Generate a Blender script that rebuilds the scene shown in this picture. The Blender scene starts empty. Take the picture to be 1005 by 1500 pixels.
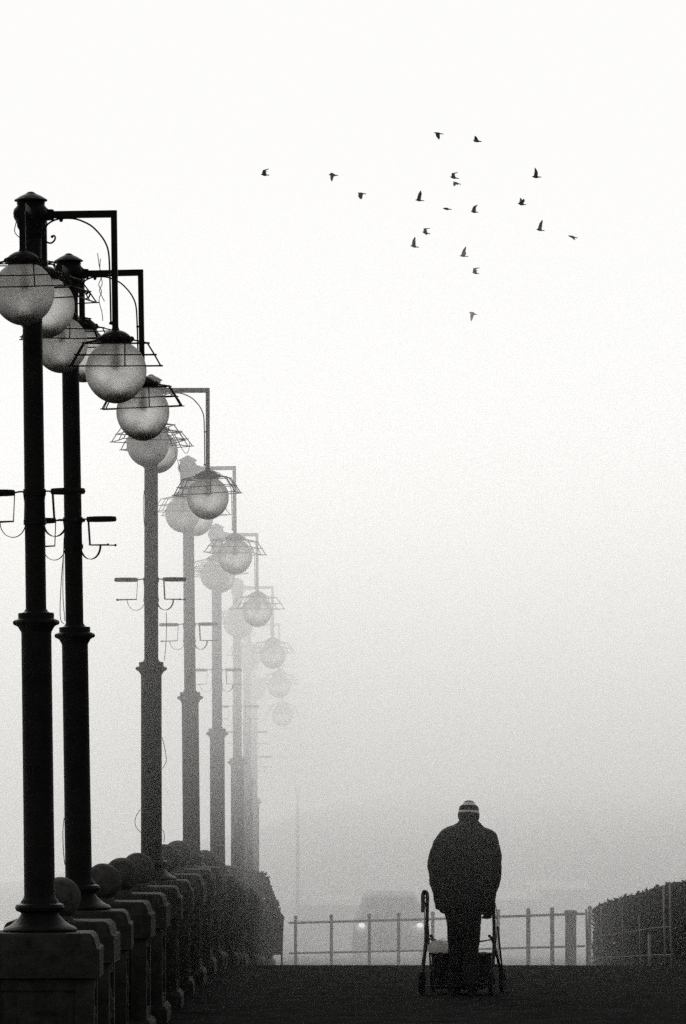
import bpy, bmesh, math, random
from math import sin, cos, pi, radians
from mathutils import Vector, Matrix, noise

SC = bpy.context.scene
COL = SC.collection
CAM_H = 1.94                      # eye height above the promenade paving
F = 7500.0                        # telephoto: focal length in photo pixels (1500 px tall frame)

# ------------------------------------------------------------------ materials
def mat(name, color, rough=0.7, spec=0.3, bump=0.0, bscale=60.0, var=0.0, vscale=8.0, metal=0.0,
        trans=0.0, subs=0.0, detail=6.0):
    m = bpy.data.materials.new(name); m.use_nodes = True
    nt = m.node_tree; b = nt.nodes['Principled BSDF']
    b.inputs['Base Color'].default_value = (*color, 1); b.inputs['Roughness'].default_value = rough
    b.inputs['Specular IOR Level'].default_value = spec; b.inputs['Metallic'].default_value = metal
    tc = nt.nodes.new('ShaderNodeTexCoord')
    if var > 0:
        n = nt.nodes.new('ShaderNodeTexNoise'); n.inputs['Scale'].default_value = vscale
        n.inputs['Detail'].default_value = detail; n.inputs['Roughness'].default_value = 0.65
        nt.links.new(tc.outputs['Object'], n.inputs['Vector'])
        r = nt.nodes.new('ShaderNodeValToRGB')
        r.color_ramp.elements[0].position = 0.3; r.color_ramp.elements[1].position = 0.72
        r.color_ramp.elements[0].color = (*[c * (1 - var) for c in color], 1)
        r.color_ramp.elements[1].color = (*[min(1, c * (1 + var)) for c in color], 1)
        nt.links.new(n.outputs['Fac'], r.inputs['Fac']); nt.links.new(r.outputs['Color'], b.inputs['Base Color'])
    if bump > 0:
        n2 = nt.nodes.new('ShaderNodeTexNoise'); n2.inputs['Scale'].default_value = bscale
        n2.inputs['Detail'].default_value = 5
        nt.links.new(tc.outputs['Object'], n2.inputs['Vector'])
        bp = nt.nodes.new('ShaderNodeBump'); bp.inputs['Strength'].default_value = bump
        bp.inputs['Distance'].default_value = 0.02
        nt.links.new(n2.outputs['Fac'], bp.inputs['Height']); nt.links.new(bp.outputs['Normal'], b.inputs['Normal'])
    return m

M = {}
M['iron'] = mat('black_iron', (.013, .0127, .0123), .65, .12, .25, 40, .5, 9)
M['wire'] = mat('rusty_wire', (.018, .017, .016), .8, .15)
M['stone'] = mat('sea_worn_stone', (.046, .045, .043), .95, .05, .6, 55, .55, 14)
M['ball'] = mat('rough_cast_stone', (.085, .083, .08), .95, .05, .7, 70, .5, 22)
M['paving'] = mat('dark_paving', (.019, .0187, .0184), 1.0, 0.0, .5, 30, .45, 3.0)
M['ramp'] = mat('lower_road', (.02, .0198, .0195), 1.0, .0, .3, 10, .3, .6)
M['sea'] = mat('sea_water', (.35, .35, .34), .35, .5, .3, 1.5)
M['coat'] = mat('dark_wool_coat', (.034, .0335, .0325), .95, .05, .5, 220, .3, 30)
M['trouser'] = mat('dark_trousers', (.026, .0255, .025), .95, .05, .4, 160, .25, 25)
M['shoe'] = mat('shoe_leather', (.008, .008, .008), .7, .2)
M['skin'] = mat('skin', (.2, .15, .12), .6, .3, .1, 90)
M['hair'] = mat('grey_hair', (.05, .05, .05), .8, .2, .4, 300)
M['tube'] = mat('walker_tube', (.02, .02, .02), .5, .3)
M['rubber'] = mat('rubber', (.009, .009, .009), .9, .1)
M['basket'] = mat('black_fabric', (.02, .0197, .0193), .95, .08, .5, 80, .3, 20)
M['plastic'] = mat('white_plastic_bag', (.95, .94, .92), .5, .3, .5, 18, .05, 10)
M['pouch'] = mat('grey_pouch', (.16, .155, .15), .95, .05, .3, 60)
M['bulb'] = mat('coated_bulb', (.8, .79, .78), .5, .2)
M['fence'] = mat('grey_railing', (.085, .083, .08), .8, .2)
M['palepost'] = mat('pale_post', (.42, .41, .39), .8, .2, .3, 30, .25, 12)
M['leaf'] = mat('hedge_leaf', (.02, .021, .018), .85, .08, 0, 1, .4, 3.0)
M['twig'] = mat('twig', (.03, .028, .025), .95, .1)
M['bin'] = mat('bin_metal', (.02, .02, .02), .7, .2)
M['van'] = mat('pale_van_paint', (.19, .19, .187), .8, .05)
M['vanglass'] = mat('van_glass', (.02, .02, .02), .2, .5)
M['plaster'] = mat('plaster', (.3, .29, .28), .95, .1, .2, 2, .2, .3)
M['roof'] = mat('roof', (.05, .049, .047), .95, .1)
M['window'] = mat('window_glass', (.03, .03, .03), .3, .4)
M['birdbody'] = mat('pigeon_body', (.025, .0255, .029), .9, .1, 0, 1, .3, 20)
M['birdwing'] = mat('pigeon_wing', (.10, .10, .112), .9, .1, 0, 1, .45, 26)
M['birdpale'] = mat('pigeon_pale_wing', (.27, .27, .29), .9, .1, 0, 1, .35, 26)

def add_translucency(m, fac):
    nt = m.node_tree; N = nt.nodes; L = nt.links; b = N['Principled BSDF']
    t = N.new('ShaderNodeBsdfTranslucent'); t.inputs['Color'].default_value = b.inputs['Base Color'].default_value
    ms = N.new('ShaderNodeMixShader'); ms.inputs['Fac'].default_value = fac
    L.new(b.outputs['BSDF'], ms.inputs[1]); L.new(t.outputs['BSDF'], ms.inputs[2]); L.new(ms.outputs['Shader'], N['Material Output'].inputs['Surface'])
add_translucency(M['plastic'], .45)

# milky lamp glass: translucent shell with mottled grime, shade painted into its lower part
def glass_mat():
    m = bpy.data.materials.new('milky_lamp_glass'); m.use_nodes = True
    nt = m.node_tree; N = nt.nodes; L = nt.links
    out = N['Material Output']; b = N['Principled BSDF']
    b.inputs['Roughness'].default_value = .55; b.inputs['Specular IOR Level'].default_value = .12
    tc = N.new('ShaderNodeTexCoord')
    n = N.new('ShaderNodeTexNoise'); n.inputs['Scale'].default_value = 130; n.inputs['Detail'].default_value = 4
    n2 = N.new('ShaderNodeTexNoise'); n2.inputs['Scale'].default_value = 7; n2.inputs['Detail'].default_value = 5
    L.new(tc.outputs['Object'], n.inputs['Vector']); L.new(tc.outputs['Object'], n2.inputs['Vector'])
    mx = N.new('ShaderNodeMath'); mx.operation = 'MULTIPLY'
    L.new(n.outputs['Fac'], mx.inputs[0]); L.new(n2.outputs['Fac'], mx.inputs[1])
    r = N.new('ShaderNodeValToRGB'); r.color_ramp.elements[0].position = .1; r.color_ramp.elements[1].position = .42
    r.color_ramp.elements[0].color = (.7, .695, .68, 1); r.color_ramp.elements[1].color = (.97, .965, .95, 1)
    L.new(mx.outputs[0], r.inputs['Fac'])
    # underside shade painted into the glass colour, patchy at its upper edge
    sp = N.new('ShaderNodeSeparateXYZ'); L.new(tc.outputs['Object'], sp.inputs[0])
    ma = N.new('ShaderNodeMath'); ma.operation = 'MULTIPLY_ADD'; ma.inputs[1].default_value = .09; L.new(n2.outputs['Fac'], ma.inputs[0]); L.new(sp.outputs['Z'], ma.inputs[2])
    under_shade = N.new('ShaderNodeMapRange'); under_shade.interpolation_type = 'SMOOTHSTEP'
    under_shade.inputs['From Min'].default_value = -.135; under_shade.inputs['From Max'].default_value = .03; L.new(ma.outputs[0], under_shade.inputs['Value'])
    shade_mix = N.new('ShaderNodeMix'); shade_mix.data_type = 'RGBA'; shade_mix.inputs['A'].default_value = (.06, .058, .054, 1)
    L.new(under_shade.outputs['Result'], shade_mix.inputs['Factor']); L.new(r.outputs['Color'], shade_mix.inputs['B']); L.new(shade_mix.outputs['Result'], b.inputs['Base Color'])
    t = N.new('ShaderNodeBsdfTranslucent'); L.new(shade_mix.outputs['Result'], t.inputs['Color'])
    ms = N.new('ShaderNodeMixShader'); ms.inputs['Fac'].default_value = .6
    L.new(b.outputs['BSDF'], ms.inputs[1]); L.new(t.outputs['BSDF'], ms.inputs[2])
    # thin milky glass lets some light straight through where it is looked at square on
    lw = N.new('ShaderNodeLayerWeight'); lw.inputs['Blend'].default_value = .5
    iv = N.new('ShaderNodeMapRange'); iv.inputs['From Min'].default_value = 0; iv.inputs['From Max'].default_value = .85; iv.inputs['To Min'].default_value = .86; iv.inputs['To Max'].default_value = 0.03
    L.new(lw.outputs['Facing'], iv.inputs['Value'])
    m2 = N.new('ShaderNodeMath'); m2.operation = 'MULTIPLY'; L.new(iv.outputs['Result'], m2.inputs[0]); L.new(under_shade.outputs['Result'], m2.inputs[1])
    m3 = N.new('ShaderNodeMapRange'); m3.inputs['From Min'].default_value = .1; m3.inputs['From Max'].default_value = .42; m3.inputs['To Min'].default_value = .7; L.new(mx.outputs[0], m3.inputs['Value'])
    m4 = N.new('ShaderNodeMath'); m4.operation = 'MULTIPLY'; L.new(m2.outputs[0], m4.inputs[0]); L.new(m3.outputs['Result'], m4.inputs[1])
    tp = N.new('ShaderNodeBsdfRefraction'); tp.inputs['Roughness'].default_value = .62; tp.inputs['IOR'].default_value = 1.22; L.new(r.outputs['Color'], tp.inputs['Color']); m5 = N.new('ShaderNodeMixShader'); L.new(m4.outputs[0], m5.inputs['Fac'])
    L.new(ms.outputs['Shader'], m5.inputs[1]); L.new(tp.outputs['BSDF'], m5.inputs[2]); L.new(m5.outputs['Shader'], out.inputs['Surface'])
    return m
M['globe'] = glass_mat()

def emit_mat(name, color, strength):
    m = bpy.data.materials.new(name); m.use_nodes = True
    b = m.node_tree.nodes['Principled BSDF']
    b.inputs['Emission Color'].default_value = (*color, 1); b.inputs['Emission Strength'].default_value = strength
    return m
M['headlight'] = emit_mat('headlight_lamp', (1, .98, .93), 22.0)

def hat_mat():
    m = bpy.data.materials.new('striped_knit'); m.use_nodes = True
    nt = m.node_tree; N = nt.nodes; L = nt.links; b = N['Principled BSDF']
    b.inputs['Roughness'].default_value = .95; b.inputs['Specular IOR Level'].default_value = .08
    tc = N.new('ShaderNodeTexCoord'); sp = N.new('ShaderNodeSeparateXYZ'); L.new(tc.outputs['Object'], sp.inputs[0])
    nz = N.new('ShaderNodeTexNoise'); nz.inputs['Scale'].default_value = 45
    L.new(tc.outputs['Object'], nz.inputs['Vector'])
    ma = N.new('ShaderNodeMath'); ma.operation = 'MULTIPLY_ADD'; ma.inputs[1].default_value = .012
    L.new(nz.outputs['Fac'], ma.inputs[0]); L.new(sp.outputs['Z'], ma.inputs[2])
    mr = N.new('ShaderNodeMapRange'); mr.inputs['From Min'].default_value = 0.0; mr.inputs['From Max'].default_value = .2
    L.new(ma.outputs[0], mr.inputs['Value'])
    r = N.new('ShaderNodeValToRGB'); r.color_ramp.interpolation = 'CONSTANT'
    e = r.color_ramp.elements; D = (.022, .021, .02, 1); W = (.95, .94, .91, 1)
    e[0].position = 0; e[0].color = (.012, .012, .0115, 1); e[1].position = .335; e[1].color = W
    for p, c in ((.425, D), (.655, W), (.79, D)):
        q = e.new(p); q.color = c
    L.new(mr.outputs['Result'], r.inputs['Fac']); L.new(r.outputs['Color'], b.inputs['Base Color'])
    w = N.new('ShaderNodeTexWave'); w.inputs['Scale'].default_value = 60; w.bands_direction = 'X'
    L.new(tc.outputs['Object'], w.inputs['Vector'])
    bp = N.new('ShaderNodeBump'); bp.inputs['Strength'].default_value = .5; bp.inputs['Distance'].default_value = .004
    L.new(w.outputs['Fac'], bp.inputs['Height']); L.new(bp.outputs['Normal'], b.inputs['Normal'])
    return m
M['hat'] = hat_mat()

# ------------------------------------------------------------------ mesh builder
class MB:
    def __init__(s): s.v = []; s.f = []; s.m = []
    def add(s, vs, fs, mi=0):
        o = len(s.v); s.v += [tuple(p) for p in vs]; s.f += [tuple(i + o for i in f) for f in fs]; s.m += [mi] * len(fs); return s
    def lathe(s, prof, c=(0, 0, 0), n=24, mi=0, sx=1, sy=1):
        vs, fs = [], []
        for r, z in prof:
            for k in range(n):
                a = 2 * pi * k / n; vs.append((c[0] + r * sx * cos(a), c[1] + r * sy * sin(a), c[2] + z))
        for i in range(len(prof) - 1):
            for k in range(n):
                k2 = (k + 1) % n; fs.append((i * n + k, i * n + k2, (i + 1) * n + k2, (i + 1) * n + k))
        fs.append(tuple(range(n - 1, -1, -1))); fs.append(tuple((len(prof) - 1) * n + k for k in range(n)))
        return s.add(vs, fs, mi)
    def sqstack(s, prof, c=(0, 0, 0), mi=0, sy=1.0):
        vs, fs = [], []
        for h, z in prof:
            vs += [(c[0] - h, c[1] - h * sy, c[2] + z), (c[0] + h, c[1] - h * sy, c[2] + z), (c[0] + h, c[1] + h * sy, c[2] + z), (c[0] - h, c[1] + h * sy, c[2] + z)]
        for i in range(len(prof) - 1):
            for k in range(4):
                k2 = (k + 1) % 4; fs.append((i * 4 + k, i * 4 + k2, i * 4 + 4 + k2, i * 4 + 4 + k))
        fs.append((3, 2, 1, 0)); q = (len(prof) - 1) * 4; fs.append((q, q + 1, q + 2, q + 3))
        return s.add(vs, fs, mi)
    def box(s, x0, x1, y0, y1, z0, z1, mi=0):
        vs = [(x0, y0, z0), (x1, y0, z0), (x1, y1, z0), (x0, y1, z0), (x0, y0, z1), (x1, y0, z1), (x1, y1, z1), (x0, y1, z1)]
        return s.add(vs, [(3, 2, 1, 0), (4, 5, 6, 7), (0, 1, 5, 4), (1, 2, 6, 5), (2, 3, 7, 6), (3, 0, 4, 7)], mi)
    def tube(s, pts, r, n=8, mi=0, flat=None):
        pts = [Vector(p) for p in pts]; rs = r if isinstance(r, (list, tuple)) else [r] * len(pts)
        vs, fs = [], []; up = None
        for i, p in enumerate(pts):
            t = (pts[min(i + 1, len(pts) - 1)] - pts[max(i - 1, 0)])
            t = t.normalized() if t.length > 1e-9 else Vector((0, 0, 1))
            if up is None:
                up = Vector((0, 1, 0)) if abs(t.y) < .9 else Vector((1, 0, 0))
            up = (up - t * up.dot(t)).normalized(); b = t.cross(up)
            a_, b_ = (1, 1) if flat is None else flat
            for k in range(n):
                a = 2 * pi * k / n + (pi / 4 if n == 4 else 0)
                vs.append(p + up * cos(a) * rs[i] * a_ + b * sin(a) * rs[i] * b_)
        for i in range(len(pts) - 1):
            for k in range(n):
                k2 = (k + 1) % n; fs.append((i * n + k, i * n + k2, (i + 1) * n + k2, (i + 1) * n + k))
        fs.append(tuple(range(n - 1, -1, -1))); fs.append(tuple((len(pts) - 1) * n + k for k in range(n)))
        return s.add(vs, fs, mi)
    def ball(s, c, r, n=20, m=12, sc=(1, 1, 1), mi=0):
        vs, fs = [], []
        for i in range(1, m):
            th = pi * i / m
            for k in range(n):
                a = 2 * pi * k / n
                vs.append((c[0] + r * sc[0] * sin(th) * cos(a), c[1] + r * sc[1] * sin(th) * sin(a), c[2] - r * sc[2] * cos(th)))
        b = len(vs); vs.append((c[0], c[1], c[2] - r * sc[2])); vs.append((c[0], c[1], c[2] + r * sc[2]))
        for i in range(m - 2):
            for k in range(n):
                k2 = (k + 1) % n; fs.append((i * n + k, i * n + k2, (i + 1) * n + k2, (i + 1) * n + k))
        for k in range(n):
            k2 = (k + 1) % n; fs.append((b, k2, k)); fs.append((b + 1, (m - 2) * n + k, (m - 2) * n + k2))
        return s.add(vs, fs, mi)
    def ring(s, c, R, r, n=28, m=6, sz=1.0, mi=0):
        vs, fs = [], []
        for k in range(n):
            a = 2 * pi * k / n
            for j in range(m):
                q = 2 * pi * j / m
                vs.append((c[0] + (R + r * cos(q)) * cos(a), c[1] + (R + r * cos(q)) * sin(a), c[2] + r * sz * sin(q)))
        for k in range(n):
            for j in range(m):
                fs.append((k * m + j, ((k + 1) % n) * m + j, ((k + 1) % n) * m + (j + 1) % m, k * m + (j + 1) % m))
        return s.add(vs, fs, mi)
    def build(s, name, mats, parent=None, smooth=True, loc=None, angle=40):
        me = bpy.data.meshes.new(name); me.from_pydata(s.v, [], s.f); me.update()
        bm = bmesh.new(); bm.from_mesh(me); bmesh.ops.recalc_face_normals(bm, faces=bm.faces)
        if smooth:
            for e in bm.edges:
                e.smooth = not (len(e.link_faces) == 2 and e.calc_face_angle(0) > radians(angle))
        bm.to_mesh(me); bm.free()
        for mm in (mats if isinstance(mats, (list, tuple)) else [mats]): me.materials.append(mm)
        me.polygons.foreach_set('material_index', s.m)
        if smooth: me.polygons.foreach_set('use_smooth', [True] * len(me.polygons))
        o = bpy.data.objects.new(name, me); COL.objects.link(o)
        if loc is not None: o.location = loc
        if parent is not None: o.parent = parent
        return o

def tag(o, label=None, cat=None, group=None, kind=None):
    if label: o['label'] = label
    if cat: o['category'] = cat
    if group: o['group'] = group
    if kind: o['kind'] = kind
    return o
def empty(name, loc=(0, 0, 0), rot=(0, 0, 0)):
    o = bpy.data.objects.new(name, None); COL.objects.link(o); o.location = loc; o.rotation_euler = rot; o.empty_display_size = .2
    return o
def children(o): return [c for c in COL.objects if c.parent == o]
def copy_tree(o, parent=None):
    c = o.copy(); COL.objects.link(c)
    if parent is not None: c.parent = parent
    for ch in kids.get(o.name, []):
        copy_tree(ch, c)
    return c
kids = {}
def index_kids():
    kids.clear()
    for o in COL.objects:
        if o.parent: kids.setdefault(o.parent.name, []).append(o)

def curve_pts(ps, n=8):            # Catmull-Rom through points
    ps = [Vector(p) for p in ps]; out = []
    for i in range(len(ps) - 1):
        p0 = ps[max(i - 1, 0)]; p1 = ps[i]; p2 = ps[i + 1]; p3 = ps[min(i + 2, len(ps) - 1)]
        for k in range(n):
            t = k / n
            out.append(.5 * ((2 * p1) + (-p0 + p2) * t + (2 * p0 - 5 * p1 + 4 * p2 - p3) * t * t + (-p0 + 3 * p1 - 3 * p2 + p3) * t ** 3))
    out.append(ps[-1]); return out

# ------------------------------------------------------------------ terrain profile
CREST = 50.4
def drop(Y): return max(0.0, Y - CREST) * .0395
def ground_z(Y):                   # the road: flat promenade, then a ramp running down beyond its edge
    if Y <= CREST: return 0.0
    d = Y - CREST
    z = -.10 - d * .0395
    if Y > 84: z = -.10 - (84 - CREST) * .0395 - (Y - 84) * .031
    if Y > 140: z = -.10 - (84 - CREST) * .0395 - 56 * .031 - (Y - 140) * .004
    return z

# promenade deck and lower road
mb = MB()
ys = [-12 + 2.0 * i for i in range(32)]; ys = [y for y in ys if y < CREST - .3] + [CREST - .25, CREST - .08, CREST]
xs = [-2.35, -1.0, .5, 2, 3.5, 5, 9]
vs = []
for y in ys:
    for x in xs:
        z = .012 * noise.noise(Vector((x * .7, y * .35, 3))) - (.02 if y > CREST - .05 else 0)
        vs.append((x, y, z))
n = len(xs); fs = [(j * n + i, j * n + i + 1, (j + 1) * n + i + 1, (j + 1) * n + i) for j in range(len(ys) - 1) for i in range(n - 1)]
mb.add(vs, fs)
mb.add([(-2.35, CREST, -.02), (9, CREST, -.02), (9, CREST, -.5), (-2.35, CREST, -.5)], [(0, 1, 2, 3)])
o = mb.build('promenade', M['paving']); tag(o, kind='structure')

mb = MB()
ys = [CREST + .05, 53, 56, 60, 65, 70, 76, 84, 90, 100, 112, 126, 140, 170, 210, 270, 360, 480, 640]
xs = [-2.35, 0, 4, 9, 25, 80, 260]
vs = [(x, y, ground_z(y) + .02 * noise.noise(Vector((x * .2, y * .2, 8)))) for y in ys for x in xs]
n = len(xs); fs = [(j * n + i, j * n + i + 1, (j + 1) * n + i + 1, (j + 1) * n + i) for j in range(len(ys) - 1) for i in range(n - 1)]
mb.add(vs, fs)
mb.add([(9, -12, -.55), (260, -12, -.55), (260, CREST + .05, -.55), (9, CREST + .05, -.55)], [(0, 1, 2, 3)])
o = mb.build('road', M['ramp']); tag(o, kind='structure')

mb = MB(); mb.add([(-260, -12, -9), (-2.3, -12, -9), (-2.3, 640, -9), (-260, 640, -9)], [(0, 1, 2, 3)])
o = mb.build('sea', M['sea']); tag(o, kind='structure')

# ------------------------------------------------------------------ the row of pedestals and lamps
KY = {0: 30.0, 2: 34.64, 6: 43.92, 10: 53.4, 14: 61.5, 18: 70.0, 22: 77.5, 26: 86.5}
KX = {0: -1.775, 1: -1.785, 2: -1.785, 3: -1.73, 4: -1.70, 5: -1.668, 6: -1.643, 7: -1.61, 8: -1.575, 9: -1.555, 10: -1.577,
      11: -1.50, 12: -1.49, 13: -1.485, 14: -1.505, 15: -1.44, 16: -1.43, 17: -1.43, 18: -1.442, 22: -1.452, 26: -1.505}
def interp(tab, k):
    ks = sorted(tab)
    if k <= ks[0]: return tab[ks[0]]
    for a, b in zip(ks, ks[1:]):
        if a <= k <= b: return tab[a] + (tab[b] - tab[a]) * (k - a) / (b - a)
    return tab[ks[-1]]
def row(k): return interp(KX, k), interp(KY, k)
LAMPS = (0, 2, 6, 10, 14, 18, 22, 26)

# sea wall carrying the row (a quay wall that follows it)
mb = MB()
vs = []; K = [-3] + list(range(0, 28)) + [34]
for k in K:
    x, y = row(k)
    if k == -3: y = 22
    if k == 34: y = 106
    z = -drop(y) - .02
    for (dx, zz) in ((-.42, z), (.34, z - .012), (.34, -9.5), (-.42, -9.5)): vs.append((x + dx, y, zz))
fs = []
for i in range(len(K) - 1):
    for j in range(4):
        j2 = (j + 1) % 4; fs.append((i * 4 + j, i * 4 + j2, i * 4 + 4 + j2, i * 4 + 4 + j))
fs += [(3, 2, 1, 0), tuple((len(K) - 1) * 4 + j for j in range(4))]
mb.add(vs, fs)
o = mb.build('sea_wall', M['stone']); tag(o, 'dark stone quay wall carrying the row of pedestals along the promenade', 'sea wall')

# low parapet between the pedestals: wall with a coping
def parapet(h0, h1, hw, name, parent):
    m = MB(); vs = []
    K = [i * .5 for i in range(0, 54)]
    for k in K:
        x, y = row(max(k, 0)); y = 30 + k * 2.32 if k < 0 else y; x -= .03
        z = -drop(y) - .05
        for dx, zz in ((-hw, z + h0), (hw, z + h0), (hw, z + h1), (-hw, z + h1)): vs.append((x + dx, y, zz))
    fs = []
    for i in range(len(K) - 1):
        for j in range(4):
            j2 = (j + 1) % 4; fs.append((i * 4 + j, i * 4 + j2, i * 4 + 4 + j2, i * 4 + 4 + j))
    fs += [(3, 2, 1, 0), tuple((len(K) - 1) * 4 + j for j in range(4))]
    m.add(vs, fs); return m.build(name, M['stone'], parent)
pw = empty('parapet_wall', (0, 0, 0))
tag(pw, 'low stone parapet running between the stone pedestals, below their caps', 'parapet')
parapet(0, .52, .13, 'wall_panel', pw); parapet(.523, .63, .19, 'coping', pw)

def pedestal_parts(root, ball, seed):
    rnd = random.Random(seed)
    m = MB(); m.sqstack([(.36, .722), (.36, .886), (.352, .896), (.342, .899), (.336, .92), (.326, .955), (.312, .972), (.296, .98)])
    m.build('cap', M['stone'], root, angle=25)
    m = MB()
    hw = .326
    m.sqstack([(hw - .02, .14), (hw - .02, .719)])
    for sx, sy in ((1, 1), (1, -1), (-1, 1), (-1, -1)):        # corner pilasters framing sunk panels
        cx, cy = sx * (hw - .055), sy * (hw - .055); m.box(cx - .055, cx + .055, cy - .055, cy + .055, .142, .717)
    for a in range(4):                                           # top and bottom panel rails, round boss
        R = Matrix.Rotation(a * pi / 2, 3, 'Z')
        for z0, z1 in ((.145, .215), (.65, .714)):
            q = MB(); q.box(-.214, .214, -hw + .004, -hw + .03, z0, z1); m.add([R @ Vector(p) for p in q.v], q.f)
        q = MB(); q.lathe([(.11, 0), (.11, .012), (.085, .02), (.06, .016), (.045, .028), (.012, .034)], n=20)
        Rx = Matrix.Rotation(pi / 2, 3, 'X')
        m.add([R @ (Rx @ Vector(p) + Vector((0, -hw + .02, .45))) for p in q.v], q.f)
    m.build('shaft', M['stone'], root, angle=25)
    m = MB(); m.sqstack([(.365, -.4), (.365, .10), (.35, .125), (.335, .139)])
    m.build('plinth', M['stone'], root, angle=25)
    if ball:
        m = MB(); m.lathe([(.085, .9815), (.085, .992), (.07, 1.0), (.066, 1.012)], n=20)
        vs0 = len(m.v)
        m.ball((0, 0, 1.12), .128, 28, 18, sc=(1.02, 1.02, 1.03))
        for i in range(vs0, len(m.v)):
            p = Vector(m.v[i]); d = p - Vector((0, 0, 1.12)); m.v[i] = tuple(p + d.normalized() * .004 * noise.noise(p * 9 + Vector((seed, 0, 0))))
        m.build('stone_ball', M['ball'], root, angle=70)

plain = empty('stone_pedestal'); pedestal_parts(plain, False, 1)
balled = empty('ball_topped_pedestal'); pedestal_parts(balled, True, 2)
index_kids()
NTH = ['first', 'second', 'third', 'fourth', 'fifth', 'sixth', 'seventh', 'eighth']
used_plain = used_ball = False
for k in range(27):
    x, y = row(k)
    is_l = k in LAMPS
    if is_l:
        o = plain if not used_plain else copy_tree(plain); used_plain = True
        i = LAMPS.index(k)
        lab = ['large dark stone pedestal in the corner carrying the tallest black lamp post',
               'dark stone pedestal under the second lamp post from the tallest',
               'stone pedestal under the third lamp post, two stone balls just past it',
               'greyer stone pedestal under the fourth lamp post of the row',
               'foggy stone pedestal under the fifth lamp post of the row',
               'pale foggy stone pedestal under the sixth lamp post of the row',
               'faint stone pedestal under the seventh lamp post deep in fog',
               'faintest stone pedestal under the last lamp post deep in fog'][i]
        cat, grp = 'pedestal', 'stone pedestals under the lamp posts'
    else:
        o = balled if not used_ball else copy_tree(balled); used_ball = True
        prev = max(l for l in LAMPS if l < k); i = LAMPS.index(prev); nb = k - prev
        if k == 1: lab = 'lone ball-topped pedestal between the first and second lamp posts'
        else:
            lab = 'ball-topped stone pedestal, %s of three between the %s and %s lamp posts' % (NTH[nb - 1], NTH[i], NTH[i + 1])
        cat, grp = 'pedestal', 'ball-topped pedestals between the lamp posts'
    rnd = random.Random(k)
    o.location = (x, y, -drop(y)); o.rotation_euler = (0, 0, radians(rnd.uniform(-1.2, 1.2)) + (0 if is_l else pi / 2 * rnd.randint(0, 3)))
    tag(o, lab, cat, grp)

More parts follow.
